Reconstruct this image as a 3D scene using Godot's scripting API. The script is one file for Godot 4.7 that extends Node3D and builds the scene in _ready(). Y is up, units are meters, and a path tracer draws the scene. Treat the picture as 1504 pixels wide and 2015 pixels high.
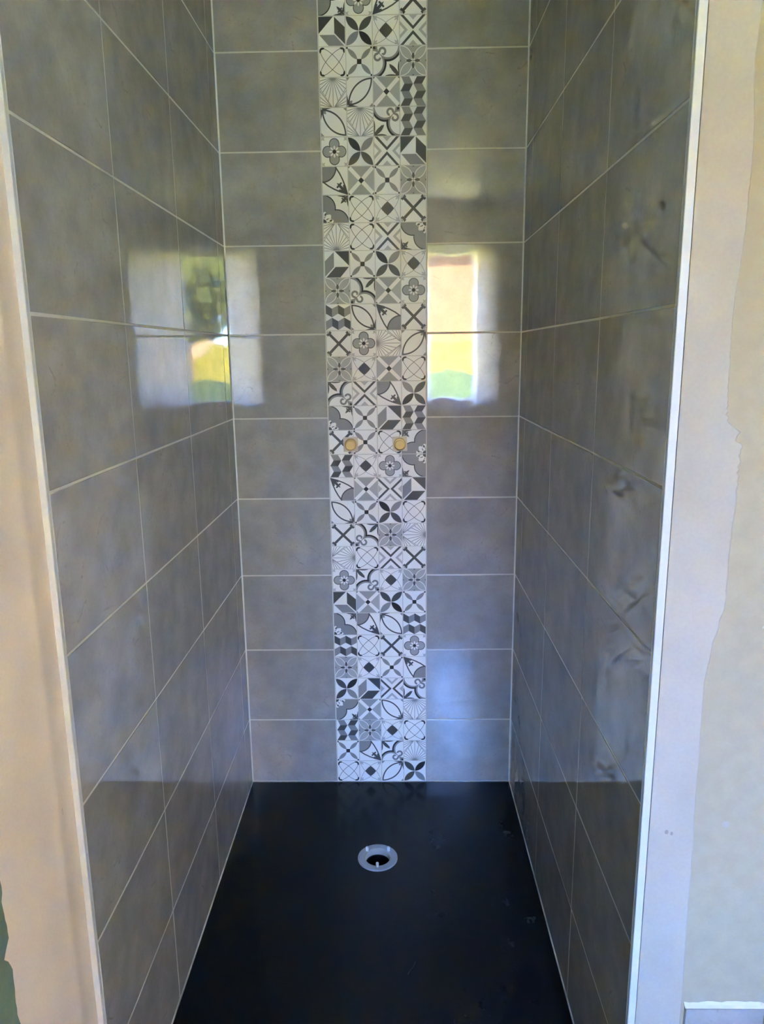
extends Node3D
# Tiled walk-in shower under construction, seen from the bathroom. Metres, y up, tray top at y = 0, back wall at z = 0.

const W := 0.8767          # width between the two tiled side walls
const TOP := 2.4885        # ceiling
const ZE := 1.232          # front end of the side-wall tiles
const ZF := 1.243          # plastered front face of the partition
const LX := -0.0105        # board face behind the plaster of the left wall
const FLOOR := -0.03
const ZW := 3.4            # inner face of the window wall
const XR := 3.3            # far right wall of the room
const JOINTS := [2.487, 2.2518, 1.9933, 1.7391, 1.4855, 1.2356, 0.9846, 0.7334, 0.4787, 0.2294]
const ROWS := [0.001, 0.0777, 0.1527, 0.2287, 0.3038, 0.3789, 0.4545, 0.5303, 0.6057, 0.6797, 0.754, 0.8285, 0.903, 0.9768, 1.0506, 1.123, 1.1979, 1.2723, 1.3459, 1.4197, 1.4956, 1.5722, 1.6471, 1.7226, 1.7992, 1.8752, 1.9522, 2.0303, 2.1066, 2.1839, 2.2612, 2.3377, 2.413, 2.4875]
const COLS := [0.2928, 0.3678, 0.4428, 0.5178, 0.5928]
# one letter per printed tile, then its quarter turns clockwise; top row first
const PATTERN := ["G0 K0 S0 E0", "B1 F0 T1 X0", "O0 D2 M0 N0", "E0 K0 Q0 G0", "S0 L0 P0 C0", "L1 S0 Q1 C0", "F0 D0 N0 O0", "T0 P0 K0 G0", "B0 E0 M0 X0",
	"S2 E0 N0 B2", "O1 K0 D0 M0", "G0 Q3 P0 F0", "C1 L3 T2 X0", "X0 F0 S3 L2", "G0 M0 P0 E0", "Q2 N0 T0 D3", "B0 K0 O1 C0", "X0 K0 E0 B3",
	"C0 M0 F0 B2", "T2 P0 N1 O1", "L3 K0 D0 E0", "X0 Q3 G0 S1", "S1 E0 N0 X0", "F0 Q2 M0 G0", "O0 P0 D2 K0", "B0 T0 L1 C1", "C1 E0 X0 F0",
	"G0 M0 K0 T2", "D1 O1 N1 Q1", "B1 P0 L3 S0", "C0 G0 M0 E0", "K0 T0 Q2 S2", "E0 M0 L2 D1"]

var rng := RandomNumberGenerator.new()
var M := {}
var prints := {}
var white := 0.93
var pale := 0.71
var mid := 0.55
var dark := 0.31
var black := 0.15


func _ready() -> void:
	rng.seed = 7
	# ---------------------------------------------------------------- camera, sky, sun, exposure
	var cam := Camera3D.new()
	cam.name = "camera"
	cam.fov = 69.52
	cam.near = 0.02
	cam.transform = Transform3D(Basis(Vector3(0.99978284, -0.01142744, -0.01742657), Vector3(0.00752729, 0.97781197, -0.20934925), Vector3(0.01943223, 0.20917257, 0.97768565)), Vector3(0.4992, 1.4254, 2.2688))
	add_child(cam)
	cam.current = true
	var env := Environment.new()
	env.tonemap_mode = Environment.TONE_MAPPER_LINEAR
	env.tonemap_exposure = 96.0
	env.background_mode = Environment.BG_SKY
	var sm := ProceduralSkyMaterial.new()
	sm.sky_top_color = Color(0.38, 0.57, 0.95)
	sm.sky_horizon_color = Color(0.69, 0.81, 0.915)
	sm.sky_curve = 0.18
	sm.ground_bottom_color = Color(0.12, 0.12, 0.10)
	sm.ground_horizon_color = Color(0.14, 0.14, 0.12)
	sm.sky_energy_multiplier = 1.35
	sm.ground_energy_multiplier = 1.0
	var sky := Sky.new()
	sky.sky_material = sm
	env.sky = sky
	env.sdfgi_enabled = true
	env.ssao_enabled = true
	env.ssil_enabled = true
	var we := WorldEnvironment.new()
	we.name = "environment"
	we.environment = env
	add_child(we)
	var sun := DirectionalLight3D.new()
	sun.name = "sun"
	sun.light_color = Color(1.0, 0.93, 0.77)
	sun.light_energy = 2.1
	sun.light_angular_distance = 0.5
	sun.shadow_enabled = true
	sun.look_at_from_position(Vector3.ZERO, Vector3(0.7, -1.0, 0.6))
	add_child(sun)

	make_materials()
	build_shell()
	build_window()
	build_tiles()
	build_tray()
	build_edges()
	build_front()
	build_outlets()
	build_garden()


# ==================================================================== helpers
func flat(c: Color, rough := 0.8, spec := 0.5, metal := 0.0) -> StandardMaterial3D:
	var m := StandardMaterial3D.new()
	m.albedo_color = c
	m.roughness = rough
	m.metallic_specular = spec
	m.metallic = metal
	return m


func numbered(called: String, parent: Node) -> String:
	if not parent.has_node(NodePath(called)):
		return called
	var k := 1
	while parent.has_node(NodePath("%s_%03d" % [called, k])):
		k += 1
	return "%s_%03d" % [called, k]


var counts := {}
func put(called: String, mesh: Mesh, m: Material, parent: Node = self, at := Vector3.ZERO, basis_ := Basis()) -> MeshInstance3D:
	var o := MeshInstance3D.new()
	var key := "%d/%s" % [parent.get_instance_id(), called]
	var n: int = counts.get(key, 0)
	counts[key] = n + 1
	o.name = called if n == 0 else "%s_%03d" % [called, n]
	o.mesh = mesh
	o.material_override = m
	o.transform = Transform3D(basis_, at)
	o.cast_shadow = GeometryInstance3D.SHADOW_CASTING_SETTING_ON
	parent.add_child(o, true)
	return o


func thing(called: String, label: String, category: String, at := Vector3.ZERO, kind := "", group := "") -> Node3D:
	var o := Node3D.new()
	o.name = numbered(called, self)
	o.position = at
	add_child(o, true)
	tag(o, label, category, kind, group)
	return o


func tag(o: Node, label: String, category: String, kind := "", group := "") -> void:
	o.set_meta("label", label)
	o.set_meta("category", category)
	if kind != "":
		o.set_meta("kind", kind)
	if group != "":
		o.set_meta("group", group)


func begin() -> SurfaceTool:
	var st := SurfaceTool.new()
	st.begin(Mesh.PRIMITIVE_TRIANGLES)
	return st


# a, b, c, d run counter-clockwise seen from outside
func quad(st: SurfaceTool, a: Vector3, b: Vector3, c: Vector3, d: Vector3, n: Array = [], uv: Array = []) -> void:
	var fn := (b - a).cross(c - a).normalized()
	var p := [a, b, c, d]
	for i in [0, 2, 1, 0, 3, 2]:
		st.set_normal(n[i] if n.size() else fn)
		st.set_uv(uv[i] if uv.size() else Vector2.ZERO)
		st.add_vertex(p[i])


func finish(st: SurfaceTool) -> ArrayMesh:
	st.generate_tangents()
	return st.commit()


# box from corner lo to corner hi with chamfered edges
func slab(st: SurfaceTool, lo: Vector3, hi: Vector3, bev := 0.0) -> void:
	var c := (lo + hi) / 2.0
	var h := (hi - lo) / 2.0
	var b := minf(bev, minf(h.x, minf(h.y, h.z)) * 0.9)
	for ax in 3:
		var u := (ax + 1) % 3
		var v := (ax + 2) % 3
		for s in [-1.0, 1.0]:
			var pts := []
			for k in [[-1, -1], [1, -1], [1, 1], [-1, 1]]:
				var q := Vector3.ZERO
				q[ax] = h[ax] * s
				q[u] = (h[u] - b) * k[0]
				q[v] = (h[v] - b) * k[1]
				pts.append(c + q)
			if s < 0:
				pts.reverse()
			quad(st, pts[0], pts[1], pts[2], pts[3])
	if b <= 0.0:
		return
	for ax in 3:
		var u := (ax + 1) % 3
		var v := (ax + 2) % 3
		for su in [-1.0, 1.0]:
			for sv in [-1.0, 1.0]:
				var pts := []
				for k in [[-1, 0], [1, 0], [1, 1], [-1, 1]]:
					var q := Vector3.ZERO
					q[ax] = (h[ax] - b) * k[0]
					q[u] = (h[u] - (b if k[1] == 1 else 0.0)) * su
					q[v] = (h[v] - (b if k[1] == 0 else 0.0)) * sv
					pts.append(c + q)
				if su * sv < 0:
					pts.reverse()
				quad(st, pts[0], pts[1], pts[2], pts[3])
	for sx in [-1.0, 1.0]:
		for sy in [-1.0, 1.0]:
			for sz in [-1.0, 1.0]:
				var s := Vector3(sx, sy, sz)
				var a := c + Vector3(h.x, h.y - b, h.z - b) * s
				var d := c + Vector3(h.x - b, h.y, h.z - b) * s
				var e := c + Vector3(h.x - b, h.y - b, h.z) * s
				var t := [a, e, d] if sx * sy * sz > 0 else [a, d, e]
				var n := s.normalized()
				for p in t:
					st.set_normal(n)
					st.set_uv(Vector2.ZERO)
					st.add_vertex(p)


func boxes(list: Array, bev := 0.0) -> ArrayMesh:
	var st := begin()
	for b in list:
		slab(st, b[0], b[1], bev)
	return finish(st)


# a tile lying in the xy plane, centre of its back at the origin, with rounded front edges
func tile_mesh(w: float, h: float, t: float, r: float, uv_of: Callable) -> ArrayMesh:
	var st := begin()
	var rings := [[r, t, 0.0], [r * 0.6, t - r * 0.08, 25.0], [r * 0.2, t - r * 0.45, 60.0], [0.0, t - r, 90.0], [0.0, 0.0, 90.0]]
	var k := [Vector2(-1, -1), Vector2(1, -1), Vector2(1, 1), Vector2(-1, 1)]
	var pos := []
	var nor := []
	for g in rings:
		var pr := []
		var nr := []
		for c in k:
			pr.append(Vector3(c.x * (w / 2 - g[0]), c.y * (h / 2 - g[0]), g[1]))
			nr.append(g[2])
		pos.append(pr)
		nor.append(nr)
	var up := Vector3(0, 0, 1)
	var uvs := []
	for p in pos[0]:
		uvs.append(uv_of.call(p.x / w + 0.5, 0.5 - p.y / h))
	quad(st, pos[0][0], pos[0][1], pos[0][2], pos[0][3], [up, up, up, up], uvs)
	for g in rings.size() - 1:
		for i in 4:
			var j := (i + 1) % 4
			var side: Vector3 = [Vector3(0, -1, 0), Vector3(1, 0, 0), Vector3(0, 1, 0), Vector3(-1, 0, 0)][i]
			var a0 := deg_to_rad(rings[g][2])
			var a1 := deg_to_rad(rings[g + 1][2])
			var n0 := up * cos(a0) + side * sin(a0)
			var n1 := up * cos(a1) + side * sin(a1)
			var q := [pos[g + 1][i], pos[g + 1][j], pos[g][j], pos[g][i]]
			var uv := []
			for p in q:
				uv.append(uv_of.call(p.x / w + 0.5, 0.5 - p.y / h))
			quad(st, q[0], q[1], q[2], q[3], [n1, n1, n0, n0], uv)
	return finish(st)


# surface of revolution about +y; profile = [radius, y] from bottom/outside to inside, each segment smooth unless listed twice
func lathe(st: SurfaceTool, prof: Array, n := 40) -> void:
	for i in prof.size() - 1:
		var a: Array = prof[i]
		var b: Array = prof[i + 1]
		var d := Vector2(b[0] - a[0], b[1] - a[1])
		if d.length() < 1e-7:
			continue
		var nn := Vector2(d.y, -d.x).normalized()
		for k in n:
			var t0 := TAU * k / n
			var t1 := TAU * (k + 1) / n
			var e0 := Vector3(cos(t0), 0, sin(t0))
			var e1 := Vector3(cos(t1), 0, sin(t1))
			var p := [e0 * a[0] + Vector3(0, a[1], 0), e0 * b[0] + Vector3(0, b[1], 0), e1 * b[0] + Vector3(0, b[1], 0), e1 * a[0] + Vector3(0, a[1], 0)]
			var n0 := e0 * nn.x + Vector3(0, nn.y, 0)
			var n1 := e1 * nn.x + Vector3(0, nn.y, 0)
			quad(st, p[0], p[1], p[2], p[3], [n0, n0, n1, n1])


func noise(seed_: int, freq: float, oct := 4, kind := FastNoiseLite.TYPE_SIMPLEX_SMOOTH, fractal := FastNoiseLite.FRACTAL_FBM) -> FastNoiseLite:
	var f := FastNoiseLite.new()
	f.seed = seed_
	f.frequency = freq
	f.noise_type = kind
	f.fractal_type = fractal
	f.fractal_octaves = oct
	return f


# ==================================================================== materials
func make_materials() -> void:
	# large tile: cloudy warm grey stone glaze with dark flecks and hairline veins
	var n := 768
	var cloud := noise(3, 0.012, 6).get_seamless_image(n, n).get_data()
	var patch := noise(11, 0.004, 3).get_seamless_image(n, n).get_data()
	var vein := noise(23, 0.014, 5, FastNoiseLite.TYPE_SIMPLEX_SMOOTH, FastNoiseLite.FRACTAL_RIDGED).get_seamless_image(n, n).get_data()
	var grain := noise(31, 0.10, 2).get_seamless_image(n, n).get_data()
	var out := PackedByteArray()
	out.resize(n * n * 3)
	for i in n * n:
		var c := cloud[i] / 255.0 - 0.5
		var p := patch[i] / 255.0
		var g := grain[i] / 255.0 - 0.5
		var v := 0.60 + 0.075 * c + 0.06 * (p - 0.5) + 0.022 * g
		var r := vein[i] / 255.0
		if r > 0.80 and p > 0.45:
			v -= minf(0.10, (r - 0.80) * 0.8) * minf(1.0, (p - 0.45) * 4.0) * clampf(0.6 + 1.6 * c, 0.0, 1.2)
		if grain[i] < 40 and p > 0.45:
			v -= 0.03
		v = maxf(v, 0.50)
		var tint := 0.016 * (p - 0.45)
		out[i * 3] = clampi(int((v * 1.015 + tint) * 255.0), 0, 255)
		out[i * 3 + 1] = clampi(int(v * 0.988 * 255.0), 0, 255)
		out[i * 3 + 2] = clampi(int((v * 0.955 - tint) * 255.0), 0, 255)
	M.glaze = flat(Color.WHITE, 0.03, 0.70)
	M.glaze.albedo_texture = ImageTexture.create_from_image(Image.create_from_data(n, n, false, Image.FORMAT_RGB8, out))
	var wave := noise(41, 0.022, 2).get_seamless_image(512, 512)
	wave.convert(Image.FORMAT_RGBA8)
	wave.bump_map_to_normal_map(1.0)
	M.glaze.normal_enabled = true
	M.glaze.normal_texture = ImageTexture.create_from_image(wave)
	M.glaze.normal_scale = 0.035

	M.grout = flat(Color(0.80, 0.78, 0.74), 0.9, 0.3)
	M.silicone = flat(Color(0.86, 0.86, 0.85), 0.45)
	M.plaster = flat(Color.WHITE, 0.92, 0.3)
	M.plaster.albedo_texture = mottled(Color(0.675, 0.64, 0.585), 0.035, 61, 0.006)
	M.plaster.uv1_triplanar = true
	M.plaster.uv1_scale = Vector3.ONE * 1.3
	M.lightened_cream_plaster = flat(Color.WHITE, 0.92, 0.3)  # cream plaster, its colour also lightened to offset weak light on this wall
	M.lightened_cream_plaster.albedo_texture = mottled(Color(0.88, 0.81, 0.74), 0.03, 63, 0.006)
	M.lightened_cream_plaster.uv1_triplanar = true
	M.lightened_cream_plaster.uv1_scale = Vector3.ONE * 1.3
	M.scuff = flat(Color(0.56, 0.53, 0.50), 0.9, 0.2)
	M.board = flat(Color.WHITE, 0.95, 0.3)
	M.board.albedo_texture = mottled(Color(0.65, 0.605, 0.51), 0.025, 67, 0.03)
	M.board.uv1_triplanar = true
	M.board.uv1_scale = Vector3.ONE * 1.6
	M.green_board = flat(Color.WHITE, 0.95, 0.3)
	M.green_board.albedo_texture = mottled(Color(0.43, 0.50, 0.43), 0.05, 71, 0.02)
	M.green_board.uv1_triplanar = true
	M.green_board.uv1_scale = Vector3.ONE * 1.4
	M.wall_paint = flat(Color(0.90, 0.87, 0.83), 0.9, 0.3)
	M.ceiling_paint = flat(Color(0.90, 0.89, 0.87), 0.95, 0.3)
	M.pvc = flat(Color(0.75, 0.75, 0.75), 0.35)
	M.frame = flat(Color(0.93, 0.93, 0.93), 0.3)
	M.brass = flat(Color(0.80, 0.68, 0.45), 0.28, 0.5, 1.0)
	M.brass_face = flat(Color(0.84, 0.73, 0.50), 0.34, 0.5, 1.0)
	M.brass_face.normal_enabled = true
	M.brass_face.normal_texture = turned_face()
	M.brass_face.normal_scale = 0.5
	M.mortar = flat(Color(0.82, 0.77, 0.69), 0.9, 0.3)
	M.drain = flat(Color(0.60, 0.61, 0.62), 0.45)
	M.drain_peg = flat(Color(0.88, 0.89, 0.90), 0.35)
	M.cup = flat(Color(0.06, 0.06, 0.065), 0.25)
	M.glass = flat(Color(1, 1, 1, 0.06), 0.02)
	M.glass.transparency = BaseMaterial3D.TRANSPARENCY_ALPHA
	M.net = flat(Color(0.82, 0.80, 0.76, 0.93), 0.9, 0.2)
	M.net.cull_mode = BaseMaterial3D.CULL_DISABLED
	M.net.backlight_enabled = true
	M.net.backlight = Color(0.93, 0.91, 0.87)
	M.net.transparency = BaseMaterial3D.TRANSPARENCY_ALPHA
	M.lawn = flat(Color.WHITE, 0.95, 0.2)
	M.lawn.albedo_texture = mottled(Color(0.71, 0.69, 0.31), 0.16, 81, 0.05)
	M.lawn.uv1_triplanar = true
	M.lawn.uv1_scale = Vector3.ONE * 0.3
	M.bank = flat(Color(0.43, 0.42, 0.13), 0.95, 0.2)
	M.hedge = flat(Color(0.20, 0.27, 0.17), 0.9, 0.2)
	M.leaf = flat(Color(0.31, 0.35, 0.14), 0.8, 0.3)
	M.bark = flat(Color(0.36, 0.28, 0.22), 0.9, 0.2)
	M.render_coat = flat(Color(0.70, 0.61, 0.48), 0.9, 0.2)  # warm facade of the added building, bounces light onto the left walls
	M.house_coat = flat(Color(0.43, 0.33, 0.26), 0.9, 0.2)
	M.roof = flat(Color(0.56, 0.33, 0.26), 0.85, 0.3)
	M.dark_glass = flat(Color(0.12, 0.14, 0.16), 0.1)

	# slate-effect tray: near black, with faint dust and a few scratches
	var tn := 1024
	var dust := noise(91, 0.006, 5).get_seamless_image(tn, tn).get_data()
	var fine := noise(97, 0.05, 3).get_seamless_image(tn, tn).get_data()
	var im := PackedByteArray()
	im.resize(tn * tn * 3)
	var ro := PackedByteArray()
	ro.resize(tn * tn)
	for i in tn * tn:
		var x := float(i % tn) / tn
		var y := float(i / tn) / tn
		var right := smoothstep(0.45, 0.75, x)
		var d := clampf((dust[i] / 255.0 - 0.5) * 2.5, 0.0, 1.0) * (0.25 + 0.75 * right) * smoothstep(0.05, 0.25, y)
		d *= 0.6 + 0.5 * clampf((fine[i] / 255.0 - 0.3) * 2.0, 0.0, 1.0)
		var v := 0.06 + 0.015 * (fine[i] / 255.0 - 0.5) + 0.03 * d
		im[i * 3] = int(v * 0.97 * 255)
		im[i * 3 + 1] = int(v * 1.0 * 255)
		im[i * 3 + 2] = int(v * 1.06 * 255)
		ro[i] = int(clampf(0.20 + 0.06 * (dust[i] / 255.0 - 0.4) + 0.08 * d, 0.12, 0.8) * 255)
	var scratch := RandomNumberGenerator.new()
	scratch.seed = 5
	for k in 26:
		var p := Vector2(scratch.randf_range(0.52, 0.97), scratch.randf_range(0.12, 0.95)) * tn
		var dir := Vector2.from_angle(scratch.randf_range(-1.4, 0.3))
		for s in scratch.randi_range(8, 40):
			p += dir
			dir = dir.rotated(scratch.randf_range(-0.2, 0.2))
			if scratch.randf() < 0.6:
				var at := clampi(int(p.y), 0, tn - 1) * tn + clampi(int(p.x), 0, tn - 1)
				for c in 3:
					im[at * 3 + c] = [52, 54, 60][c]
	M.slate = flat(Color.WHITE, 1.0, 0.32)
	M.slate.albedo_texture = ImageTexture.create_from_image(Image.create_from_data(tn, tn, false, Image.FORMAT_RGB8, im))
	M.slate.roughness_texture = ImageTexture.create_from_image(Image.create_from_data(tn, tn, false, Image.FORMAT_L8, ro))
	M.slate.roughness_texture_channel = BaseMaterial3D.TEXTURE_CHANNEL_RED
	var rel := noise(103, 0.012, 5, FastNoiseLite.TYPE_SIMPLEX, FastNoiseLite.FRACTAL_RIDGED).get_seamless_image(tn, tn)
	rel.convert(Image.FORMAT_RGBA8)
	rel.bump_map_to_normal_map(1.0)
	M.slate.normal_enabled = true
	M.slate.normal_texture = ImageTexture.create_from_image(rel)
	M.slate.normal_scale = 0.10

	# printed tiles: one print per motif
	for key in "GKSEBFTXODMNQLPC":
		prints[key] = flat(Color.WHITE, 0.42, 0.4)
		prints[key].albedo_texture = draw_print(key)


func mottled(c: Color, amount: float, seed_: int, freq: float) -> ImageTexture:
	var n := 512
	var a := noise(seed_, freq, 5).get_seamless_image(n, n).get_data()
	var b := noise(seed_ + 1, 0.2, 2).get_seamless_image(n, n).get_data()
	var out := PackedByteArray()
	out.resize(n * n * 3)
	for i in n * n:
		var k := 1.0 + amount * ((a[i] - 128) / 128.0 + 0.4 * (b[i] - 128) / 128.0)
		out[i * 3] = clampi(int(c.r * k * 255), 0, 255)
		out[i * 3 + 1] = clampi(int(c.g * k * 255), 0, 255)
		out[i * 3 + 2] = clampi(int(c.b * k * 255), 0, 255)
	return ImageTexture.create_from_image(Image.create_from_data(n, n, false, Image.FORMAT_RGB8, out))


# concentric turning marks on the end of a brass fitting
func turned_face() -> ImageTexture:
	var im := Image.create(128, 128, false, Image.FORMAT_RGBA8)
	for y in 128:
		for x in 128:
			var r := Vector2(x - 63.5, y - 63.5).length()
			var h := 0.5 + 0.5 * sin(r * 1.1)
			im.set_pixel(x, y, Color(h, h, h))
	im.bump_map_to_normal_map(2.0)
	return ImageTexture.create_from_image(im)


# ==================================================================== the prints on the small tiles
const PX := 160

func over(c: float, d: float, ink: float) -> float:
	return lerpf(c, ink, clampf(0.5 - d * PX, 0.0, 1.0))


func lens(p: Vector2, a: Vector2, b: Vector2, h: float) -> float:
	var L := (b - a).length()
	var R := (L * L / 4 + h * h) / (2 * h)
	var n := (b - a).orthogonal() / L * (R - h)
	var m := (a + b) / 2
	return maxf(p.distance_to(m + n), p.distance_to(m - n)) - R


func seg(p: Vector2, a: Vector2, b: Vector2) -> float:
	var ab := b - a
	return p.distance_to(a + ab * clampf((p - a).dot(ab) / ab.length_squared(), 0.0, 1.0))


func poly(p: Vector2, v: Array) -> float:
	var d := 9.0
	var inside := false
	for i in v.size():
		var a: Vector2 = v[i]
		var b: Vector2 = v[i - 1]
		d = minf(d, seg(p, a, b))
		if (a.y > p.y) != (b.y > p.y) and p.x < (b.x - a.x) * (p.y - a.y) / (b.y - a.y) + a.x:
			inside = not inside
	return -d if inside else d


func para(p: Vector2, a: float, b: float, c: float, d: float, y0: float, y1: float) -> float:
	return poly(p, [Vector2(a, y0), Vector2(b, y0), Vector2(c, y1), Vector2(d, y1)])


# a small leafy sprig growing out of corner c along direction k
func sprig(p: Vector2, c: Vector2, k: Vector2, s: float) -> float:
	var q := k.orthogonal()
	var d := lens(p, c, c + k * 0.42 * s, 0.055 * s)
	d = minf(d, seg(p, c + k * 0.24 * s - q * 0.09 * s, c + k * 0.24 * s + q * 0.09 * s) - 0.026 * s)
	d = minf(d, lens(p, c + k * 0.1 * s, c + k * 0.22 * s + q * 0.2 * s, 0.035 * s))
	d = minf(d, lens(p, c + k * 0.1 * s, c + k * 0.22 * s - q * 0.2 * s, 0.035 * s))
	return d


func draw_print(key: String) -> ImageTexture:
	var out := PackedByteArray()
	out.resize(PX * PX * 3)
	for y in PX:
		for x in PX:
			var g := motif(key, Vector2((x + 0.5) / PX, (y + 0.5) / PX))
			var at := (y * PX + x) * 3
			out[at] = int(g * 255)
			out[at + 1] = int(g * 0.988 * 255)
			out[at + 2] = int(g * 0.958 * 255)
	return ImageTexture.create_from_image(Image.create_from_data(PX, PX, false, Image.FORMAT_RGB8, out))


func motif(key: String, p: Vector2) -> float:
	var c := white
	var m := Vector2(0.5, 0.5)
	var q := p - m
	var a := q.abs()
	match key:
		"D":   # four petals in three inks
			c = over(c, lens(p, Vector2(0.015, 0.015), Vector2(0.49, 0.49), 0.135), black)
			c = over(c, lens(p, Vector2(0.985, 0.015), Vector2(0.51, 0.49), 0.135), mid)
			c = over(c, lens(p, Vector2(0.015, 0.985), Vector2(0.49, 0.51), 0.135), dark)
			c = over(c, lens(p, Vector2(0.985, 0.985), Vector2(0.51, 0.51), 0.135), dark)
		"K":   # thin petals round a small square
			for s in [Vector2(-1, -1), Vector2(1, -1), Vector2(1, 1), Vector2(-1, 1)]:
				c = over(c, lens(q, s * 0.445, s * 0.07, 0.085), mid)
				var e: Vector2 = (q - s * 0.462).abs()
				c = over(c, maxf(e.x, e.y) - 0.03, black)
			c = over(c, maxf(a.x, a.y) - 0.085, black)
		"G":   # pale circles on grey
			c = 0.64
			for s in [Vector2(-1, -1), Vector2(1, -1), Vector2(1, 1), Vector2(-1, 1)]:
				var d := lens(q, s * 0.5, s * 0.03, 0.145)
				c = over(c, d, 0.68)
				c = over(c, absf(d) - 0.014, white)
			for s in [Vector2(0, -1), Vector2(1, 0), Vector2(0, 1), Vector2(-1, 0)]:
				c = over(c, lens(q, s * 0.03, s * 0.3, 0.03), white)
				c = over(c, lens(q, s * 0.045, s * 0.27, 0.052), dark)
				var e: Vector2 = (q - s * 0.5).abs()
				c = over(c, (e.x + e.y) - 0.045, dark)
		"E":   # two crossed ellipses tied at the corners
			for s in [1.0, -1.0]:
				var u: float = (q.x + s * q.y) * 0.7071
				var v: float = (q.y - s * q.x) * 0.7071
				var k: Vector2 = Vector2(u / 0.605, v / 0.19)
				var k2 := Vector2(u / 0.366, v / 0.0361)
				var d := k.length() * (k.length() - 1.0) / maxf(k2.length(), 1e-4)
				c = over(c, absf(d) - 0.0085, dark)
				if absf(u) > 0.535:
					c = over(c, absf(d) - 0.034, black)
		"F":   # quatrefoil
			for s in [Vector2(-1, -1), Vector2(1, -1), Vector2(1, 1), Vector2(-1, 1)]:
				c = over(c, sprig(q, s * 0.5, -s.normalized(), 0.42), pale)
			var d := 9.0
			for s in [Vector2(0, -1), Vector2(1, 0), Vector2(0, 1), Vector2(-1, 0)]:
				d = minf(d, q.distance_to(s * 0.265) - 0.205)
			d = minf(d, maxf(a.x, a.y) - 0.2)
			c = over(c, d, dark)
			c = over(c, d + 0.028, 0.63)
			for k in 8:
				var e := Vector2.from_angle(TAU * k / 8)
				c = over(c, lens(q, e * 0.07, e * 0.215, 0.034), white)
			c = over(c, q.length() - 0.07, black)
		"M":   # dark cushion in crossed leaf outlines
			var l1 := lens(p, Vector2(0.02, 0.02), Vector2(0.98, 0.98), 0.2)
			var l2 := lens(p, Vector2(0.98, 0.02), Vector2(0.02, 0.98), 0.2)
			for s in [Vector2(-1, -1), Vector2(1, -1), Vector2(1, 1), Vector2(-1, 1)]:
				c = over(c, sprig(q, s * 0.47, -s.normalized(), 0.5), pale)
			c = over(c, absf(minf(l1, l2)) - 0.008, mid)
			c = over(c, maxf(l1, l2) + 0.004, dark)
		"P":   # four grey triangles and a black diamond
			var d := minf(absf(q.x - q.y), absf(q.x + q.y)) * 0.7071
			c = over(c, 0.075 - d, 0.63 if a.y > a.x else 0.68)
			c = over(c, a.x + a.y - 0.115, black)
			c = over(c, 0.93 - (a.x + a.y), dark)
		"X":   # crossed bones
			for s in [1.0, -1.0]:
				var u: float = absf(q.x + s * q.y) * 0.7071
				var v: float = absf(q.y - s * q.x) * 0.7071
				c = over(c, maxf(v - 0.052, u - 0.58), dark)
				c = over(c, maxf(v - 0.105, absf(u - 0.56) - 0.05), dark)
				c = over(c, maxf(v - 0.045, absf(u - 0.625) - 0.04), pale)
		"N":   # double chevrons
			if a.y > a.x:
				var s := a.y - a.x
				c = over(c, absf(s - 0.075) - 0.06, dark)
				c = over(c, 0.335 - s, pale)
			else:
				var s := a.x - a.y
				c = over(c, absf(s - 0.265) - 0.065, pale)
		"S":   # fans of rays
			var ed := Vector2(a.x, p.y)
			var wall := (Vector2(0.5, 0.36) - Vector2(0.045, 1.0)).orthogonal().normalized().dot(ed - Vector2(0.5, 0.36))
			c = over(c, absf(wall) - 0.008, mid)
			var inside := wall * (Vector2(0.5, 0.36) - Vector2(0.045, 1.0)).orthogonal().normalized().dot(Vector2(0, 0.3) - Vector2(0.5, 0.36)) > 0.0
			var f := Vector2(0, -0.01) if inside else Vector2(0.045, 1.02)
			var r := ed - f
			var ang := atan2(r.x, absf(r.y))
			var step := 0.2244
			var near := roundf(ang / step) * step
			c = over(c, absf(sin(ang - near)) * r.length() - 0.011, mid)
			if inside:
				c = over(c, r.length() - 0.1, mid)
		"L":   # leaf outline with thorns at its base
			var d := lens(p, Vector2(0.045, 0.955), Vector2(0.985, 0.015), 0.285)
			c = over(c, lens(p, Vector2(0.06, 0.94), Vector2(0.21, 0.79), 0.055), mid)
			c = over(c, absf(d + 0.028) - 0.028, dark)
			c = over(c, poly(p, [Vector2(0, 1), Vector2(0, 0.56), Vector2(0.075, 0.86)]), dark)
			c = over(c, poly(p, [Vector2(0, 1), Vector2(0.44, 1), Vector2(0.14, 0.925)]), dark)
			c = over(c, poly(p, [Vector2(1, 1), Vector2(0.86, 1), Vector2(0.985, 0.88)]), mid)
			c = over(c, poly(p, [Vector2(0, 0), Vector2(0.12, 0.0), Vector2(0.02, 0.12)]), mid)
		"Q":   # scroll with two volutes and a leafy corner
			var d := minf(p.distance_to(Vector2(0.56, -0.03)), p.distance_to(Vector2(-0.03, 0.56))) - 0.47
			c = over(c, absf(d - 0.035) - 0.04, black)
			c = over(c, absf(d + 0.03) - 0.035, mid)
			for k in 2:
				var e := p if k == 0 else Vector2(p.y, p.x)
				var v := e - Vector2(0.36, 0.17)
				if not (v.x < 0.02 and v.y > 0.02):
					c = over(c, absf(v.length() - 0.11) - 0.04, 0.5)
				c = over(c, seg(e, Vector2(0.245, 0.17), Vector2(0.225, 0.225)) - 0.03, 0.5)
				c = over(c, p.distance_to(Vector2(0.36, 0.26)) - 0.03, 0.5)
			c = over(c, lens(p, Vector2(1.0, 1.0), Vector2(0.62, 0.6), 0.075), dark)
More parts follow.
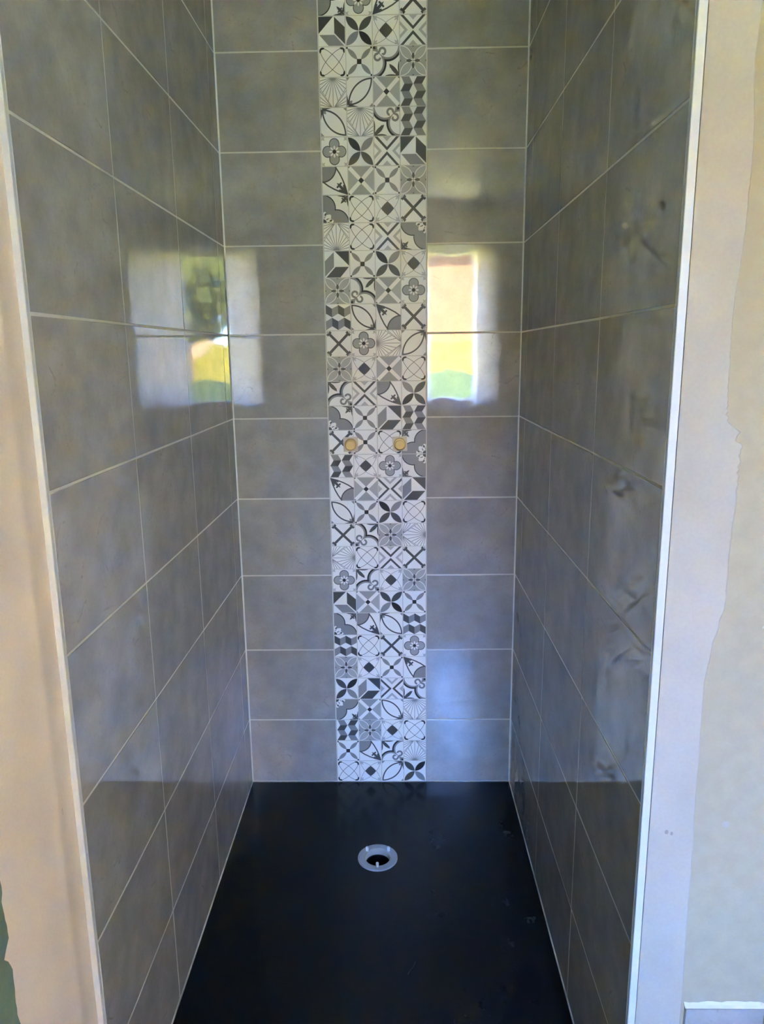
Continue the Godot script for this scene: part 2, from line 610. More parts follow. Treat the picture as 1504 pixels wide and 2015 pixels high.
			c = over(c, poly(p, [Vector2(0.62, 0.6), Vector2(0.72, 0.64), Vector2(0.7, 0.76), Vector2(0.64, 0.72)]), dark)
			c = over(c, lens(p, Vector2(1.02, 1.0), Vector2(0.99, 0.5), 0.06), dark)
			c = over(c, lens(p, Vector2(1.0, 1.02), Vector2(0.46, 0.99), 0.055), dark)
			c = over(c, poly(p, [Vector2(1, 1), Vector2(0.84, 0.98), Vector2(0.98, 0.84)]), dark)
		"B":   # grey cloud with a flower in its corner
			var d := minf(p.distance_to(Vector2(0.02, 0.46)), p.distance_to(Vector2(0.54, 0.99))) - 0.45
			d = minf(d, maxf(p.x - 0.2, 0.75 - p.y))
			c = over(c, d - 0.035, black)
			c = over(c, d, mid)
			var o := p - Vector2(0.0, 1.0)
			for k in 3:
				var e := Vector2.from_angle(-PI / 4 + (k - 1) * 0.62)
				c = over(c, lens(o, e * 0.1, e * 0.42, 0.105), white)
				c = over(c, lens(o, e * 0.16, e * 0.16 + e.rotated(0.6) * 0.16, 0.03), dark if k == 1 else mid)
			c = over(c, lens(o, Vector2(0.05, -0.26), Vector2(0.13, -0.36), 0.035), dark)
			c = over(c, lens(o, Vector2(0.24, -0.05), Vector2(0.36, -0.11), 0.035), dark)
			c = over(c, o.length() - 0.13, dark)
			c = over(c, sprig(p, Vector2(1.0, 0.0), Vector2(-0.7071, 0.7071), 1.0), dark)
			c = over(c, lens(p, Vector2(0.56, 0.0), Vector2(1.0, -0.01), 0.05), dark)
			c = over(c, lens(p, Vector2(1.0, 0.42), Vector2(1.01, 0.0), 0.05), dark)
		"T":   # curved shield with a lily
			c = over(c, p.length() - 0.53, mid)
			c = over(c, absf(p.length() - 0.545) - 0.024, dark)
			var path := [Vector2(0.52, 0.0), Vector2(0.68, 0.23), Vector2(0.80, 0.46), Vector2(0.90, 0.71), Vector2(0.975, 0.975)]
			for i in 4:
				c = over(c, seg(p, path[i], path[i + 1]) - 0.026, dark)
				c = over(c, seg(Vector2(p.y, p.x), path[i], path[i + 1]) - 0.026, dark)
			c = over(c, lens(p, Vector2(0.95, 0.95), Vector2(0.57, 0.57), 0.055), dark)
			for s in [1.0, -1.0]:
				var k: Vector2 = Vector2(0.7071, -0.7071) * s
				c = over(c, seg(p, Vector2(0.66, 0.66), Vector2(0.66, 0.66) + k * 0.1) - 0.036, dark)
				c = over(c, lens(p, Vector2(0.94, 0.94), Vector2(0.74, 0.74) + k * 0.11, 0.035), dark)
				c = over(c, p.distance_to(Vector2(0.765, 0.765) + k * 0.115) - 0.038, dark)
		"O":   # folded paper box
			c = over(c, poly(p, [Vector2(0.0, 0.01), Vector2(0.56, 0.01), Vector2(0.0, 0.58)]), dark)
			c = over(c, poly(p, [Vector2(0.6, 0.02), Vector2(1.0, 0.37), Vector2(1.0, 0.94), Vector2(0.6, 0.56)]), dark)
			c = over(c, poly(p, [Vector2(0.03, 0.62), Vector2(0.6, 0.62), Vector2(0.97, 0.99), Vector2(0.38, 0.99)]), mid)
		"C":   # tumbling blocks
			for k in 2:
				var t := k * 0.5
				c = over(c, para(p, 0.04, 0.35, 0.49, 0.16, t, t + 0.25), mid)
				c = over(c, para(p, 0.16, 0.49, 0.35, 0.01, t + 0.25, t + 0.5), dark)
				c = over(c, para(p, 0.65, 0.99, 0.84, 0.51, t, t + 0.25), dark)
				c = over(c, para(p, 0.51, 0.84, 0.99, 0.65, t + 0.25, t + 0.5), mid)
	return c


# ==================================================================== the setting
func build_shell() -> void:
	var w := thing("wall_back", "back wall of the shower, grey tiles with a central patterned mosaic strip", "wall", Vector3.ZERO, "structure")
	put("grout_bed", boxes([[Vector3(-0.0005, 0, -0.012), Vector3(W + 0.0005, TOP, -0.0006)]]), M.grout, w)
	put("masonry", boxes([[Vector3(-0.2, FLOOR, -0.2), Vector3(1.0, TOP, -0.012)]]), M.wall_paint, w)
	w = thing("wall_left", "left wall, glossy grey tiles in the shower, plaster and green board beyond", "wall", Vector3.ZERO, "structure")
	put("grout_bed", boxes([[Vector3(LX, 0, -0.012), Vector3(-0.0006, TOP, ZE)]]), M.grout, w)
	put("green_board", boxes([[Vector3(-0.2, FLOOR, -0.012), Vector3(LX, TOP, ZW)]]), M.green_board, w)
	w = thing("wall_right", "right wall of the shower covered in glossy grey tiles", "wall", Vector3.ZERO, "structure")
	put("grout_bed", boxes([[Vector3(W + 0.0006, 0, -0.012), Vector3(W + 0.012, TOP, ZE)]]), M.grout, w)
	put("masonry", boxes([[Vector3(W + 0.012, FLOOR, -0.012), Vector3(1.0, TOP, 1.14)]]), M.wall_paint, w)
	w = thing("wall_partition", "bare tan plasterboard wall to the right of the shower opening", "wall", Vector3.ZERO, "structure")
	put("board", boxes([[Vector3(W + 0.0125, FLOOR, 1.1405), Vector3(XR, TOP, ZF - 0.002)]]), M.board, w)
	var f := put("ceiling", boxes([[Vector3(-0.2, TOP, -0.2), Vector3(XR + 0.2, TOP + 0.25, ZW + 0.25)]]), M.ceiling_paint)
	tag(f, "white ceiling above the shower and the bathroom", "ceiling", "structure")
	w = thing("floor", "grey tiled bathroom floor in front of the shower", "floor", Vector3.ZERO, "structure")
	put("screed", boxes([[Vector3(-0.2, FLOOR - 0.2, 1.246), Vector3(XR + 0.2, FLOOR - 0.008, ZW + 0.25)]]), M.grout, w)
	put("subfloor", boxes([
		[Vector3(-0.2, -0.23, -0.2), Vector3(XR + 0.2, FLOOR, 0.33)], [Vector3(-0.2, -0.23, 0.445), Vector3(XR + 0.2, FLOOR, 1.246)],
		[Vector3(-0.2, -0.23, 0.33), Vector3(0.38, FLOOR, 0.445)], [Vector3(0.495, -0.23, 0.33), Vector3(XR + 0.2, FLOOR, 0.445)],
		[Vector3(0.38, -0.23, 0.33), Vector3(0.495, -0.1, 0.445)]]), M.grout, w)
	var side := 0.405
	for i in 9:
		for j in 6:
			var x0 := LX + 0.004 + i * side
			var z0 := 1.252 + j * side
			var x1 := minf(x0 + side - 0.004, XR - 0.004)
			var z1 := minf(z0 + side - 0.004, ZW - 0.004)
			if x1 - x0 < 0.03 or z1 - z0 < 0.03:
				continue
			put("tile", big_tile(x1 - x0, z1 - z0, 0.008), M.glaze, w, Vector3((x0 + x1) / 2, FLOOR - 0.008, (z0 + z1) / 2), Basis(Vector3.RIGHT, -PI / 2))
	var far := put("wall_far_right", boxes([[Vector3(XR, FLOOR, 1.1405), Vector3(XR + 0.2, TOP, ZW)]]), M.wall_paint)
	tag(far, "painted side wall at the far right of the bathroom", "wall", "structure")


const WX0 := 0.50
const WX1 := 1.54
const WY0 := 1.03
const WY1 := 2.20

func build_window() -> void:
	var z1 := ZW + 0.25
	var w := put("wall_front", boxes([
		[Vector3(-0.2, FLOOR, ZW), Vector3(WX0, TOP, z1)], [Vector3(WX1, FLOOR, ZW), Vector3(XR + 0.2, TOP, z1)],
		[Vector3(WX0, FLOOR, ZW), Vector3(WX1, WY0, z1)], [Vector3(WX0, WY1, ZW), Vector3(WX1, TOP, z1)]]), M.wall_paint)
	tag(w, "painted wall opposite the shower with the garden window", "wall", "structure")
	var win := thing("window_1", "white framed window onto the garden, mirrored in the tiles", "window", Vector3.ZERO, "structure")
	var b := 0.05
	var za := ZW + 0.10
	var zb := ZW + 0.16
	put("frame", boxes([
		[Vector3(WX0, WY0, za), Vector3(WX0 + b, WY1, zb)], [Vector3(WX1 - b, WY0, za), Vector3(WX1, WY1, zb)],
		[Vector3(WX0 + b, WY0, za), Vector3(WX1 - b, WY0 + b, zb)], [Vector3(WX0 + b, WY1 - b, za), Vector3(WX1 - b, WY1, zb)]], 0.004), M.frame, win)
	put("pane", boxes([[Vector3(WX0 + b, WY0 + b, za + 0.028), Vector3(WX1 - b, WY1 - b, za + 0.032)]]), M.glass, win)
	put("window_sill", boxes([[Vector3(WX0 - 0.03, WY0 - 0.03, ZW - 0.03), Vector3(WX1 + 0.03, WY0, za)]], 0.003), M.frame, win)
	for s in [[WX0 + 0.01, 0.745, "white net curtain on the window side nearer the plastered wall"], [1.075, WX1 - 0.01, "wider white net curtain on the window side farther from the plastered wall"]]:
		var st := begin()
		var n := 48
		for i in n:
			var p := []
			for k in 2:
				var t := float(i + k) / n
				p.append(Vector3(lerpf(s[0], s[1], t), 0, ZW + 0.05 + 0.008 * sin(t * (s[1] - s[0]) * 130.0)))
			quad(st, p[0] + Vector3(0, WY0 + 0.015, 0), p[1] + Vector3(0, WY0 + 0.015, 0), p[1] + Vector3(0, WY1 - 0.02, 0), p[0] + Vector3(0, WY1 - 0.02, 0))
		var c := put("net_curtain", finish(st), M.net)
		tag(c, s[2], "curtain", "", "net curtains at the window")
	var rod := begin()
	lathe(rod, [[0.0, WX0 + 0.001], [0.006, WX0 + 0.001], [0.006, WX1 - 0.001], [0.0, WX1 - 0.001]], 12)
	var r := put("curtain_rod", finish(rod), M.frame, self, Vector3(0, WY1 - 0.016, ZW + 0.05), Basis(Vector3.BACK, -PI / 2))
	tag(r, "thin white rod across the top of the window holding net curtains", "rod")


func big_tile(w: float, h: float, t: float) -> ArrayMesh:
	var o := Vector2(rng.randf(), rng.randf())
	var turn := rng.randi_range(0, 1)
	return tile_mesh(w, h, t, 0.0012, func(u: float, v: float) -> Vector2:
		var q := Vector2(u * w, v * h) / 0.9
		return o + (q if turn == 0 else -q))


func small_tile(w: float, h: float, turns: int) -> ArrayMesh:
	return tile_mesh(w, h, 0.008, 0.0007, func(u: float, v: float) -> Vector2:
		var p := Vector2(u, v)
		for k in turns:
			p = Vector2(p.y, 1.0 - p.x)
		return p)


# no tile is laid perfectly flat
func lay() -> Basis:
	return Basis(Vector3.RIGHT, rng.randfn(0.0, 0.0011)) * Basis(Vector3.UP, rng.randfn(0.0, 0.0011))


func build_tiles() -> void:
	var back := get_node("wall_back")
	var left := get_node("wall_left")
	var right := get_node("wall_right")
	var g := 0.0038
	var v := 0.0030
	for r in JOINTS.size():
		var y1: float = JOINTS[r] - g / 2 if r > 0 else TOP
		var y0: float = JOINTS[r + 1] + g / 2 if r < JOINTS.size() - 1 else 0.002
		var h := y1 - y0
		var y := (y0 + y1) / 2
		for s in [[0.002, 0.2905], [0.5948, W - 0.002]]:
			put("tile", big_tile(s[1] - s[0], h, 0.008), M.glaze, back, Vector3((s[0] + s[1]) / 2, y, -0.008), lay())
		var zs := [0.0015, 0.0831, 0.479, 0.8683, ZE + v / 2]
		for i in 4:
			var z0: float = zs[i] + v / 2
			var z1: float = zs[i + 1] - v / 2
			put("tile", big_tile(z1 - z0, h, 0.008), M.glaze, left, Vector3(-0.008, y, (z0 + z1) / 2), Basis(Vector3.UP, PI / 2) * lay())
		zs = [0.0015, 0.0985, 0.4697, 0.8584, ZE + v / 2]
		for i in 4:
			var z0: float = zs[i] + v / 2
			var z1: float = zs[i + 1] - v / 2
			put("tile", big_tile(z1 - z0, h, 0.008), M.glaze, right, Vector3(W + 0.008, y, (z0 + z1) / 2), Basis(Vector3.UP, -PI / 2) * lay())
	var rows := PATTERN.size()
	for i in rows:
		var cells: PackedStringArray = PATTERN[i].split(" ")
		var y0: float = ROWS[rows - 1 - i]
		var y1: float = ROWS[rows - i]
		for j in 4:
			var m := small_tile(COLS[j + 1] - COLS[j] - 0.0022, y1 - y0 - 0.0022, int(cells[j][1]))
			put("mosaic_tile", m, prints[cells[j][0]], back, Vector3((COLS[j] + COLS[j + 1]) / 2, (y0 + y1) / 2, -0.008))
	# silicone in the two upright corners
	for s in [[0.0, 1.0], [W, -1.0]]:
		var st := begin()
		var x: float = s[0]
		var k: float = s[1]
		var a := Vector3(x + k * 0.0042, 0, 0.0)
		var b := Vector3(x, 0, 0.0042)
		var c := Vector3(x + k * 0.0012, 0, 0.0012)
		for e in [[a, c], [c, b]]:
			var p: Array = e if k < 0 else [e[1], e[0]]
			quad(st, p[0], p[1], p[1] + Vector3(0, TOP, 0), p[0] + Vector3(0, TOP, 0))
		put("silicone_bead", finish(st), M.silicone, back)


# ==================================================================== shower tray and drain
const DRAIN := Vector3(0.4376, 0.0, 0.3862)

func tray_height(p: Vector2) -> float:
	return -0.004 * smoothstep(0.42, 0.05, p.distance_to(Vector2(DRAIN.x, DRAIN.z)))


func build_tray() -> void:
	var t := thing("shower_tray", "low black slate-effect shower tray between the tiled walls", "shower tray")
	var st := begin()
	var x0 := 0.003
	var x1 := W - 0.003
	var z0 := 0.0035
	var z1 := 1.245
	var c := Vector2(DRAIN.x, DRAIN.z)
	var angs := []
	for k in 72:
		angs.append(TAU * k / 72)
	for q in [Vector2(x0, z0), Vector2(x1, z0), Vector2(x1, z1), Vector2(x0, z1)]:
		angs.append(fposmod((q - c).angle(), TAU))
	angs.sort()
	var rings := 14
	var pt := func(a: float, k: int) -> Vector2:
		var d := Vector2.from_angle(a)
		var far := 9.0
		if d.x > 1e-6: far = minf(far, (x1 - c.x) / d.x)
		if d.x < -1e-6: far = minf(far, (x0 - c.x) / d.x)
		if d.y > 1e-6: far = minf(far, (z1 - c.y) / d.y)
		if d.y < -1e-6: far = minf(far, (z0 - c.y) / d.y)
		return c + d * lerpf(0.036, far, float(k) / rings)
	for i in angs.size():
		var a: float = angs[i]
		var b: float = angs[(i + 1) % angs.size()]
		if absf(a - b) < 1e-5:
			continue
		for k in rings:
			var q := [pt.call(a, k), pt.call(a, k + 1), pt.call(b, k + 1), pt.call(b, k)]
			var p := []
			var n := []
			var uv := []
			for e in q:
				p.append(Vector3(e.x, tray_height(e), e.y))
				var dx := tray_height(e + Vector2(0.004, 0)) - tray_height(e - Vector2(0.004, 0))
				var dz := tray_height(e + Vector2(0, 0.004)) - tray_height(e - Vector2(0, 0.004))
				n.append(Vector3(-dx / 0.008, 1, -dz / 0.008).normalized())
				uv.append(Vector2((e.x - x0) / (x1 - x0), (e.y - z0) / (z1 - z0)))
			p.reverse(); n.reverse(); uv.reverse()
			quad(st, p[0], p[1], p[2], p[3], n, uv)
		# outer rim and underside
		var ra: Vector2 = pt.call(a, rings)
		var rb: Vector2 = pt.call(b, rings)
		quad(st, Vector3(ra.x, 0, ra.y), Vector3(rb.x, 0, rb.y), Vector3(rb.x, FLOOR, rb.y), Vector3(ra.x, FLOOR, ra.y))
		var ia: Vector2 = pt.call(a, 0)
		var ib: Vector2 = pt.call(b, 0)
		quad(st, Vector3(ib.x, tray_height(ib), ib.y), Vector3(ia.x, tray_height(ia), ia.y), Vector3(ia.x, FLOOR, ia.y), Vector3(ib.x, FLOOR, ib.y))
	put("basin", finish(st), M.slate, t)
	# thin, uneven silicone line round three sides
	var bead := begin()
	var nz := noise(5, 9.0, 3)
	for e in [[Vector2(0.0, 1.24), Vector2(0.0, 0.0), Vector2(1, 0), 0.7], [Vector2(0.0, 0.0), Vector2(W, 0.0), Vector2(0, 1), 1.0], [Vector2(W, 0.0), Vector2(W, 1.24), Vector2(-1, 0), 0.7]]:
		var L: float = (e[1] - e[0]).length()
		var n := int(L / 0.008)
		for i in n:
			var f := []
			for k in 2:
				var s := float(i + k) / n
				var p: Vector2 = e[0].lerp(e[1], s)
				var wide: float = maxf(0.0002, 0.0012 + 0.0030 * nz.get_noise_2d(p.x * 2.0, p.y * 2.0 + e[3] * 3.0)) * e[3]
				var q: Vector2 = p + e[2] * (wide + 0.0006)
				f.append([Vector3(p.x, 0.0008 + 0.7 * wide, p.y), Vector3(q.x, 0.0006, q.y)])
			quad(bead, f[0][0], f[0][1], f[1][1], f[1][0])
	put("silicone_line", finish(bead), M.silicone, t)

	var d := thing("shower_drain", "round pale grey drain ring with three pegs set in the black tray", "drain", DRAIN)
	var y := -0.004
	st = begin()
	lathe(st, [[0.0575, y - 0.002], [0.0575, y + 0.0028], [0.0562, y + 0.004], [0.0395, y + 0.0042], [0.0362, y + 0.0025], [0.0352, y - 0.004], [0.0345, y - 0.014], [0.0352, y - 0.014]], 64)
	put("flange", finish(st), M.drain, d)
	st = begin()
	lathe(st, [[0.0352, y - 0.013], [0.034, y - 0.05], [0.024, y - 0.056], [0.0, y - 0.056]], 48)
	put("cup", finish(st), M.cup, d)
	st = begin()
	lathe(st, [[0.0305, y - 0.016], [0.0305, y - 0.0135], [0.0325, y - 0.0135]], 48)
	put("trap_rim", finish(st), M.cup, d)
	st = begin()
	lathe(st, [[0.018, y - 0.046], [0.018, y - 0.040], [0.015, y - 0.037], [0.0, y - 0.0365]], 36)
	put("trap_lid", finish(st), M.cup, d)
	for a in [-139.0, -41.0, 90.0]:
		st = begin()
		lathe(st, [[0.0042, 0.0], [0.0042, 0.0112], [0.0037, 0.012], [0.0024, 0.012], [0.0022, 0.004], [0.0, 0.004]], 20)
		put("peg", finish(st), M.drain_peg, d, Vector3(cos(deg_to_rad(a)) * 0.0415, y + 0.004, sin(deg_to_rad(a)) * 0.0415))


# ==================================================================== tile edge profiles and plaster
func build_edges() -> void:
	var a := put("trim_1", boxes([
		[Vector3(-0.0118, 0.0, ZE + 0.001), Vector3(0.0002, TOP, ZF)], [Vector3(-0.0012, 0.0, ZE + 0.001), Vector3(0.0006, TOP, ZE + 0.003)]], 0.0008), M.pvc)
	tag(a, "white edge profile closing the tiles of the left shower wall", "trim", "structure")
	a = put("trim_2", boxes([
		[Vector3(W - 0.0002, 0.0, ZE + 0.001), Vector3(W + 0.0118, TOP, ZF)], [Vector3(W - 0.0006, 0.0, ZE + 0.001), Vector3(W + 0.0012, TOP, ZE + 0.003)]], 0.0008), M.pvc)
	tag(a, "white edge profile closing the tiles of the right shower wall", "trim", "structure")

	# joint plaster along the left wall: a soft ridge, ending on the green board in an uneven line
	var nz := noise(17, 6.0, 4)
	var rise := func(z: float) -> float:
		return 0.0012 + 0.0020 * exp(-pow((z - 1.297) / 0.016, 2.0)) + 0.0008 * exp(-pow((z - 1.37) / 0.03, 2.0))
	var st := begin()
	var ny := 260
	var edge := func(y: float) -> float:
		var e: float = 1.457 + 0.008 * nz.get_noise_1d(y * 1.7) + 0.0022 * nz.get_noise_1d(y * 24.0)
		e -= 0.0 if y > 0.80 else 0.002
		e += 0.013 * exp(-pow((y - 0.668) / 0.012, 2.0))
		return e
	var cols := 22
	for i in ny:
		var y0 := FLOOR + (TOP - FLOOR) * i / ny
		var y1 := FLOOR + (TOP - FLOOR) * (i + 1) / ny
		for k in cols:
			var p := []
			var n := []
			for s in [[k, y0], [k, y1], [k + 1, y1], [k + 1, y0]]:
				var t: float = float(s[0]) / cols
				var z: float = lerpf(ZF, edge.call(s[1]), t)
				var end := 1.0 if s[0] < cols else 0.0
				p.append(Vector3(LX + rise.call(z) * end, s[1], z))
				var dz: float = (rise.call(z + 0.001) - rise.call(z - 0.001)) / 0.002
				n.append(Vector3(1, 0.0, -dz).normalized())
			quad(st, p[0], p[1], p[2], p[3], [n[0], n[1], n[2], n[3]])
	put("plaster_band", finish(st), M.lightened_cream_plaster, get_node("wall_left"))


func build_front() -> void:
	var wall := get_node("wall_partition")
	var pts := [Vector2(-0.03, 0.966), Vector2(0.335, 0.9639), Vector2(0.6, 0.9606), Vector2(0.796, 0.9573), Vector2(0.938, 0.956), Vector2(1.0, 0.9625), Vector2(1.0335, 0.9705), Vector2(1.0646, 0.9766), Vector2(1.1334, 0.9758), Vector2(1.2222, 0.9787), Vector2(1.2796, 0.9806), Vector2(1.308, 0.9753), Vector2(1.336, 0.9548), Vector2(1.471, 0.9519), Vector2(1.58, 0.9588), Vector2(1.672, 0.9601), Vector2(1.789, 0.9523), Vector2(1.845, 0.9556), Vector2(2.0, 0.957), Vector2(2.5, 0.953)]
	var nz := noise(29, 8.0, 3)
	var brush := noise(37, 150.0, 2)
	var edge := func(y: float) -> float:
		for i in pts.size() - 1:
			if y <= pts[i + 1].x:
				var t: float = (y - pts[i].x) / (pts[i + 1].x - pts[i].x)
				var rough := 0.0003 + 0.0007 * smoothstep(0.95, 1.05, y)
				var torn := 0.009 * exp(-pow((y - 1.30) / 0.05, 2.0))
				return lerpf(pts[i].y, pts[i + 1].y, t * t * (3.0 - 2.0 * t)) + rough * nz.get_noise_1d(y * 5.0) + torn * brush.get_noise_1d(y)
		return 0.953
	var st := begin()
	var ny := 620
	var zb := ZF - 0.002
	for i in ny:
		var y0 := FLOOR + (TOP - FLOOR) * i / ny
		var y1 := FLOOR + (TOP - FLOOR) * (i + 1) / ny
		var e0: float = edge.call(y0)
		var e1: float = edge.call(y1)
		var x0 := W + 0.0124
		var prof := [[0.0, 0.0022], [0.1, 0.0018], [0.75, 0.0022], [0.97, 0.0016], [1.0, 0.0]]
		for k in prof.size() - 1:
			var a: Array = prof[k]
			var b: Array = prof[k + 1]
			quad(st, Vector3(lerpf(x0, e0, a[0]), y0, zb + a[1]), Vector3(lerpf(x0, e0, b[0]), y0, zb + b[1]), Vector3(lerpf(x0, e1, b[0]), y1, zb + b[1]), Vector3(lerpf(x0, e1, a[0]), y1, zb + a[1]))
	put("plaster_band", finish(st), M.plaster, wall)
	# flecks of plaster and a pencil mark
	for f in [[1.0075, 0.705, 0.0085, 0.0075], [1.035, 1.029, 0.004, 0.003], [1.046, 1.03, 0.005, 0.0035]]:
		st = begin()
		var ring := []
		for k in 9:
			var a := TAU * k / 9
			var r := rng.randf_range(0.55, 1.0)
			ring.append(Vector3(f[0] + cos(a) * f[2] * r, f[1] + sin(a) * f[3] * r, zb + 0.0002))
		for k in 9:
			var top := Vector3(f[0], f[1], zb + 0.0012)
			quad(st, ring[k], ring[(k + 1) % 9], top, top)
		put("plaster_fleck", st.commit(), M.plaster, wall)
	# two scuffs on the white plaster
	for f in [[0.9159, 0.6935, 0.0030, 0.0040], [0.9239, 0.6908, 0.0024, 0.0034]]:
		st = begin()
		for k in 10:
			var a := Vector3(f[0] + cos(TAU * k / 10) * f[2], f[1] + sin(TAU * k / 10) * f[3], ZF + 0.0003)
			var b := Vector3(f[0] + cos(TAU * (k + 1) / 10) * f[2], f[1] + sin(TAU * (k + 1) / 10) * f[3], ZF + 0.0003)
			var c := Vector3(f[0], f[1], ZF + 0.0005)
			quad(st, a, b, c, c)
		put("scuff", st.commit(), M.scuff, wall)
	put("scratch", boxes([[Vector3(-0.0095, 0.750, 1.2825), Vector3(-0.0081, 0.761, 1.2837)]], 0.0003), M.scuff, get_node("wall_left"))
	# tiled plinth at the foot of the board wall
	var base := thing("baseboard_right", "row of grey tiles along the foot of the bare board wall, white sealed top", "baseboard", Vector3.ZERO, "structure")
	var x := 0.968
	for wd in [0.1275, 0.4, 0.4, 0.4, 0.4, 0.4]:
		var x1 := minf(x + wd, XR - 0.003)
		if x1 - x > 0.03:
			put("tile", big_tile(x1 - x, 0.37 - FLOOR, 0.008), M.glaze, base, Vector3((x + x1) / 2, (0.37 + FLOOR) / 2, zb))
		x = x1 + 0.003
	st = begin()
	for i in 300:
		var f := []
		for k in 2:
			var s := lerpf(0.9665, XR - 0.003, float(i + k) / 300)
			f.append([Vector3(s, 0.3715, zb + 0.0078), Vector3(s, 0.3742 + 0.0006 * nz.get_noise_1d(s * 9.0), zb + 0.0035), Vector3(s, 0.3775 + 0.004 * nz.get_noise_1d(s * 4.0 + 50.0), zb + 0.0003)])
		for k in 2:
			quad(st, f[0][k], f[1][k], f[1][k + 1], f[0][k + 1])
	put("sealant", finish(st), M.grout, base)


# ==================================================================== brass outlets
func build_outlets() -> void:
	for o in [[0.3600, "left brass pipe stub on the mosaic strip, over the crossed-bones tile"], [0.5114, "right brass pipe stub on the mosaic strip, over the crossed-ellipses tile"]]:
		var t := thing("pipe_outlet", o[1], "pipe fitting", Vector3(o[0], 1.1545, 0.0), "", "brass shower outlets")
		var st := begin()
		slab(st, Vector3(-0.0225, -0.0225, -0.006), Vector3(0.0225, 0.0225, 0.0022), 0.0008)
		put("mortar_patch", finish(st), M.mortar, t, Vector3.ZERO, Basis(Vector3.BACK, 0.03))
		var turn := Basis(Vector3.RIGHT, PI / 2)
		st = begin()
		lathe(st, [[0.0186, 0.002], [0.0186, 0.0095], [0.0178, 0.0112], [0.0162, 0.0120], [0.0150, 0.0120], [0.0146, 0.0105], [0.0, 0.0105]], 48)
		put("collar", finish(st), M.brass, t, Vector3.ZERO, turn)
		st = begin()
		lathe(st, [[0.0100, 0.0105], [0.0100, 0.0215], [0.0132, 0.0220], [0.0140, 0.0228], [0.0140, 0.0305], [0.0137, 0.0314], [0.0130, 0.0318]], 48)
		put("plug_body", finish(st), M.brass, t, Vector3.ZERO, turn)
		st = begin()
		var n := 48
		for k in n:
			var a := Vector3(cos(TAU * k / n), sin(TAU * k / n), 0) * 0.0130
			var b := Vector3(cos(TAU * (k + 1) / n), sin(TAU * (k + 1) / n), 0) * 0.0130
			var p := [Vector3(0, 0, 0.0309), a + Vector3(0, 0, 0.0318), b + Vector3(0, 0, 0.0318), Vector3(0, 0, 0.0309)]
			var uv := []
			for e in p:
				uv.append(Vector2(0.5 + e.x / 0.0265, 0.5 - e.y / 0.0265))
			for i in [0, 2, 1]:
				st.set_normal(Vector3(0, 0, 1))
				st.set_uv(uv[i])
				st.add_vertex(p[i])
		put("plug_face", finish(st), M.brass_face, t)


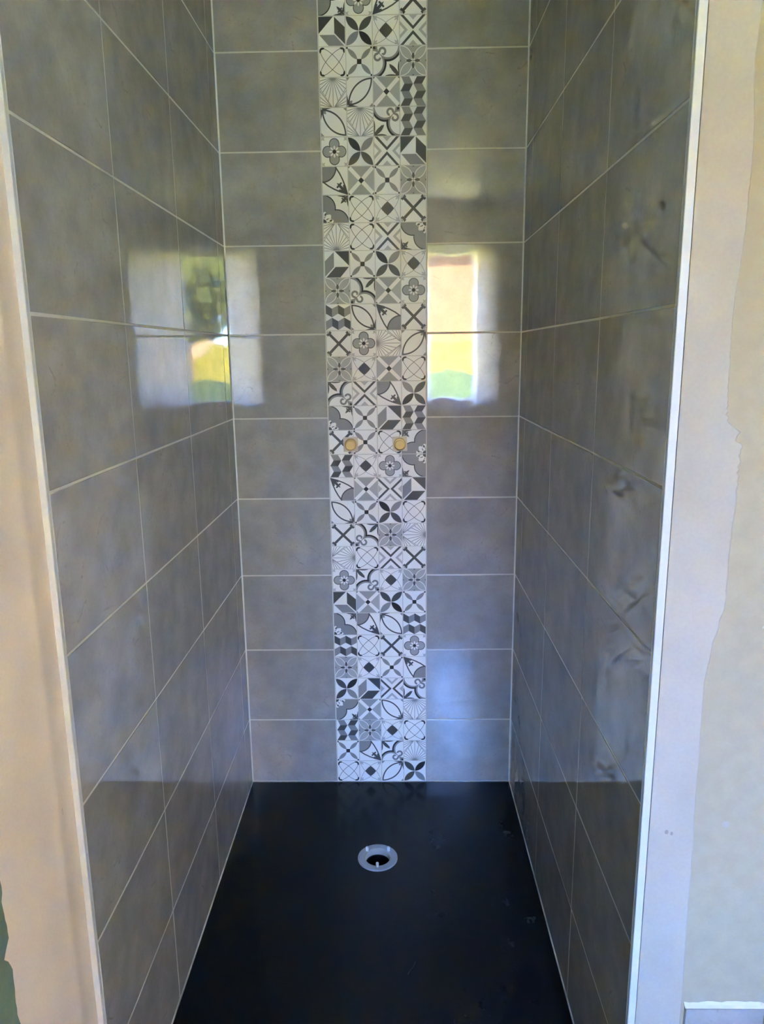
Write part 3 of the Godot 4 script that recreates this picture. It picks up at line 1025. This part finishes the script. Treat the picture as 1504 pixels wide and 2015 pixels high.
# ==================================================================== garden seen mirrored in the glaze
func build_garden() -> void:
	var g := -0.35
	var zn := ZW + 0.25
	var lawn := put("lawn", boxes([[Vector3(-60, g - 0.2, zn), Vector3(60, g, 13.0)], [Vector3(5.4, g - 0.2, 13.0), Vector3(60, g, 60)]]), M.lawn)
	tag(lawn, "flat sunlit yellow-green lawn just outside the window", "lawn", "stuff")
	var st := begin()
	for j in 16:
		var p := []
		for k in 2:
			var t := float(j + k) / 16
			p.append([g + 0.003 + 2.147 * smoothstep(0.0, 1.0, t), 13.002 + 9.996 * t])
		quad(st, Vector3(-60, p[0][0], p[0][1]), Vector3(-60, p[1][0], p[1][1]), Vector3(5.395, p[1][0], p[1][1]), Vector3(5.395, p[0][0], p[0][1]))
	quad(st, Vector3(5.395, g + 0.003, 13.002), Vector3(5.395, g + 2.15, 22.998), Vector3(5.395, g + 0.003, 22.998), Vector3(5.395, g + 0.003, 22.998))
	quad(st, Vector3(-60, g + 0.003, 22.998), Vector3(-60, g + 2.15, 22.998), Vector3(5.395, g + 2.15, 22.998), Vector3(5.395, g + 0.003, 22.998))
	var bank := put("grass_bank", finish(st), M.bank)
	tag(bank, "sloping yellow-green grass bank behind the flat lawn", "bank", "stuff")
	var up := put("upper_lawn", boxes([[Vector3(-60, g + 1.9, 23.01), Vector3(5.39, g + 2.15, 60)]]), M.lawn)
	tag(up, "level grass at the top of the bank round the house", "lawn", "stuff")

	var hedge := begin()
	var hn := noise(77, 1.3, 3)
	for i in 60:
		for j in 14:
			var p := []
			for s in [[0, 0], [0, 1], [1, 1], [1, 0]]:
				var x: float = -6.0 + 14.0 * (i + s[0]) / 60.0
				var a: float = PI * (j + s[1]) / 14.0
				var r: float = 1.0 + 0.22 * hn.get_noise_3d(x, cos(a), sin(a))
				p.append(Vector3(x, g + 0.002 + 1.40 * sin(a) * r, 9.0 + 0.6 * cos(a) * r))
			quad(hedge, p[0], p[1], p[2], p[3])
	var h := put("hedge", finish(hedge), M.hedge)
	tag(h, "low pale green hedge across the lawn outside the window", "hedge")

	var house := thing("neighbour_house", "pinkish rendered house with a red roof beyond the lawn", "house", Vector3(-1.75, 1.802, 27.0))
	put("wall", boxes([[Vector3(-7, 0, -2), Vector3(7, 3.6, 6)]]), M.house_coat, house)
	st = begin()
	var e := [Vector3(-7.5, 3.5, -2.5), Vector3(7.5, 3.5, -2.5), Vector3(7.5, 3.5, 6.5), Vector3(-7.5, 3.5, 6.5), Vector3(-7.5, 5.6, 2), Vector3(7.5, 5.6, 2)]
	quad(st, e[1], e[0], e[4], e[5])
	quad(st, e[3], e[2], e[5], e[4])
	quad(st, e[0], e[3], e[4], e[4])
	quad(st, e[2], e[1], e[5], e[5])
	quad(st, e[0], e[1], e[2], e[3])
	put("roof", st.commit(), M.roof, house)
	for x in [-5.2, -1.0, 6.0]:
		put("window", boxes([[Vector3(x, 0.9, -2.06), Vector3(x + 1.1, 2.4, -1.99)]]), M.dark_glass, house)

	var block := thing("added_sky_blocker", "added unseen tall pinkish building that blocks sky and bounces warm light", "building", Vector3(12.0, -0.348, 15.0))  # added out of view to cut off sky and reflect warm sunlight indoors
	put("wall", boxes([[Vector3(-6.4, 0, 0), Vector3(9, 10.0, 8)]]), M.render_coat, block)
	put("roof", boxes([[Vector3(-6.8, 10.0, -0.4), Vector3(9.4, 10.4, 8.4)]], 0.02), M.roof, block)
	for fy in [1.6, 4.4, 7.2]:
		for fx in [-4.6, -1.4, 1.8, 5.0]:
			put("window", boxes([[Vector3(fx, fy, -0.05), Vector3(fx + 1.0, fy + 1.3, 0.01)]]), M.dark_glass, block)

	var tree := thing("garden_tree", "leafy yellow-green tree standing on the lawn before the house", "tree", Vector3(3.3, -0.348, 11.2))
	st = begin()
	lathe(st, [[0.22, 0.0], [0.16, 1.0], [0.12, 2.4], [0.05, 3.2]], 12)
	put("trunk", finish(st), M.bark, tree)
	st = begin()
	var lr := RandomNumberGenerator.new()
	lr.seed = 3
	for k in 1500:
		var d := Vector3(lr.randfn(), lr.randfn(), lr.randfn()).normalized() * pow(lr.randf(), 0.35)
		var c := Vector3(0, 2.9, 0) + d * Vector3(1.0, 0.95, 1.0)
		var u := Vector3(lr.randfn(), lr.randfn(), lr.randfn()).normalized()
		var v := u.cross(Vector3(lr.randfn(), lr.randfn(), lr.randfn())).normalized()
		quad(st, c - u * 0.14, c - v * 0.08, c + u * 0.14, c + v * 0.08)
	put("crown", finish(st), M.leaf, tree)
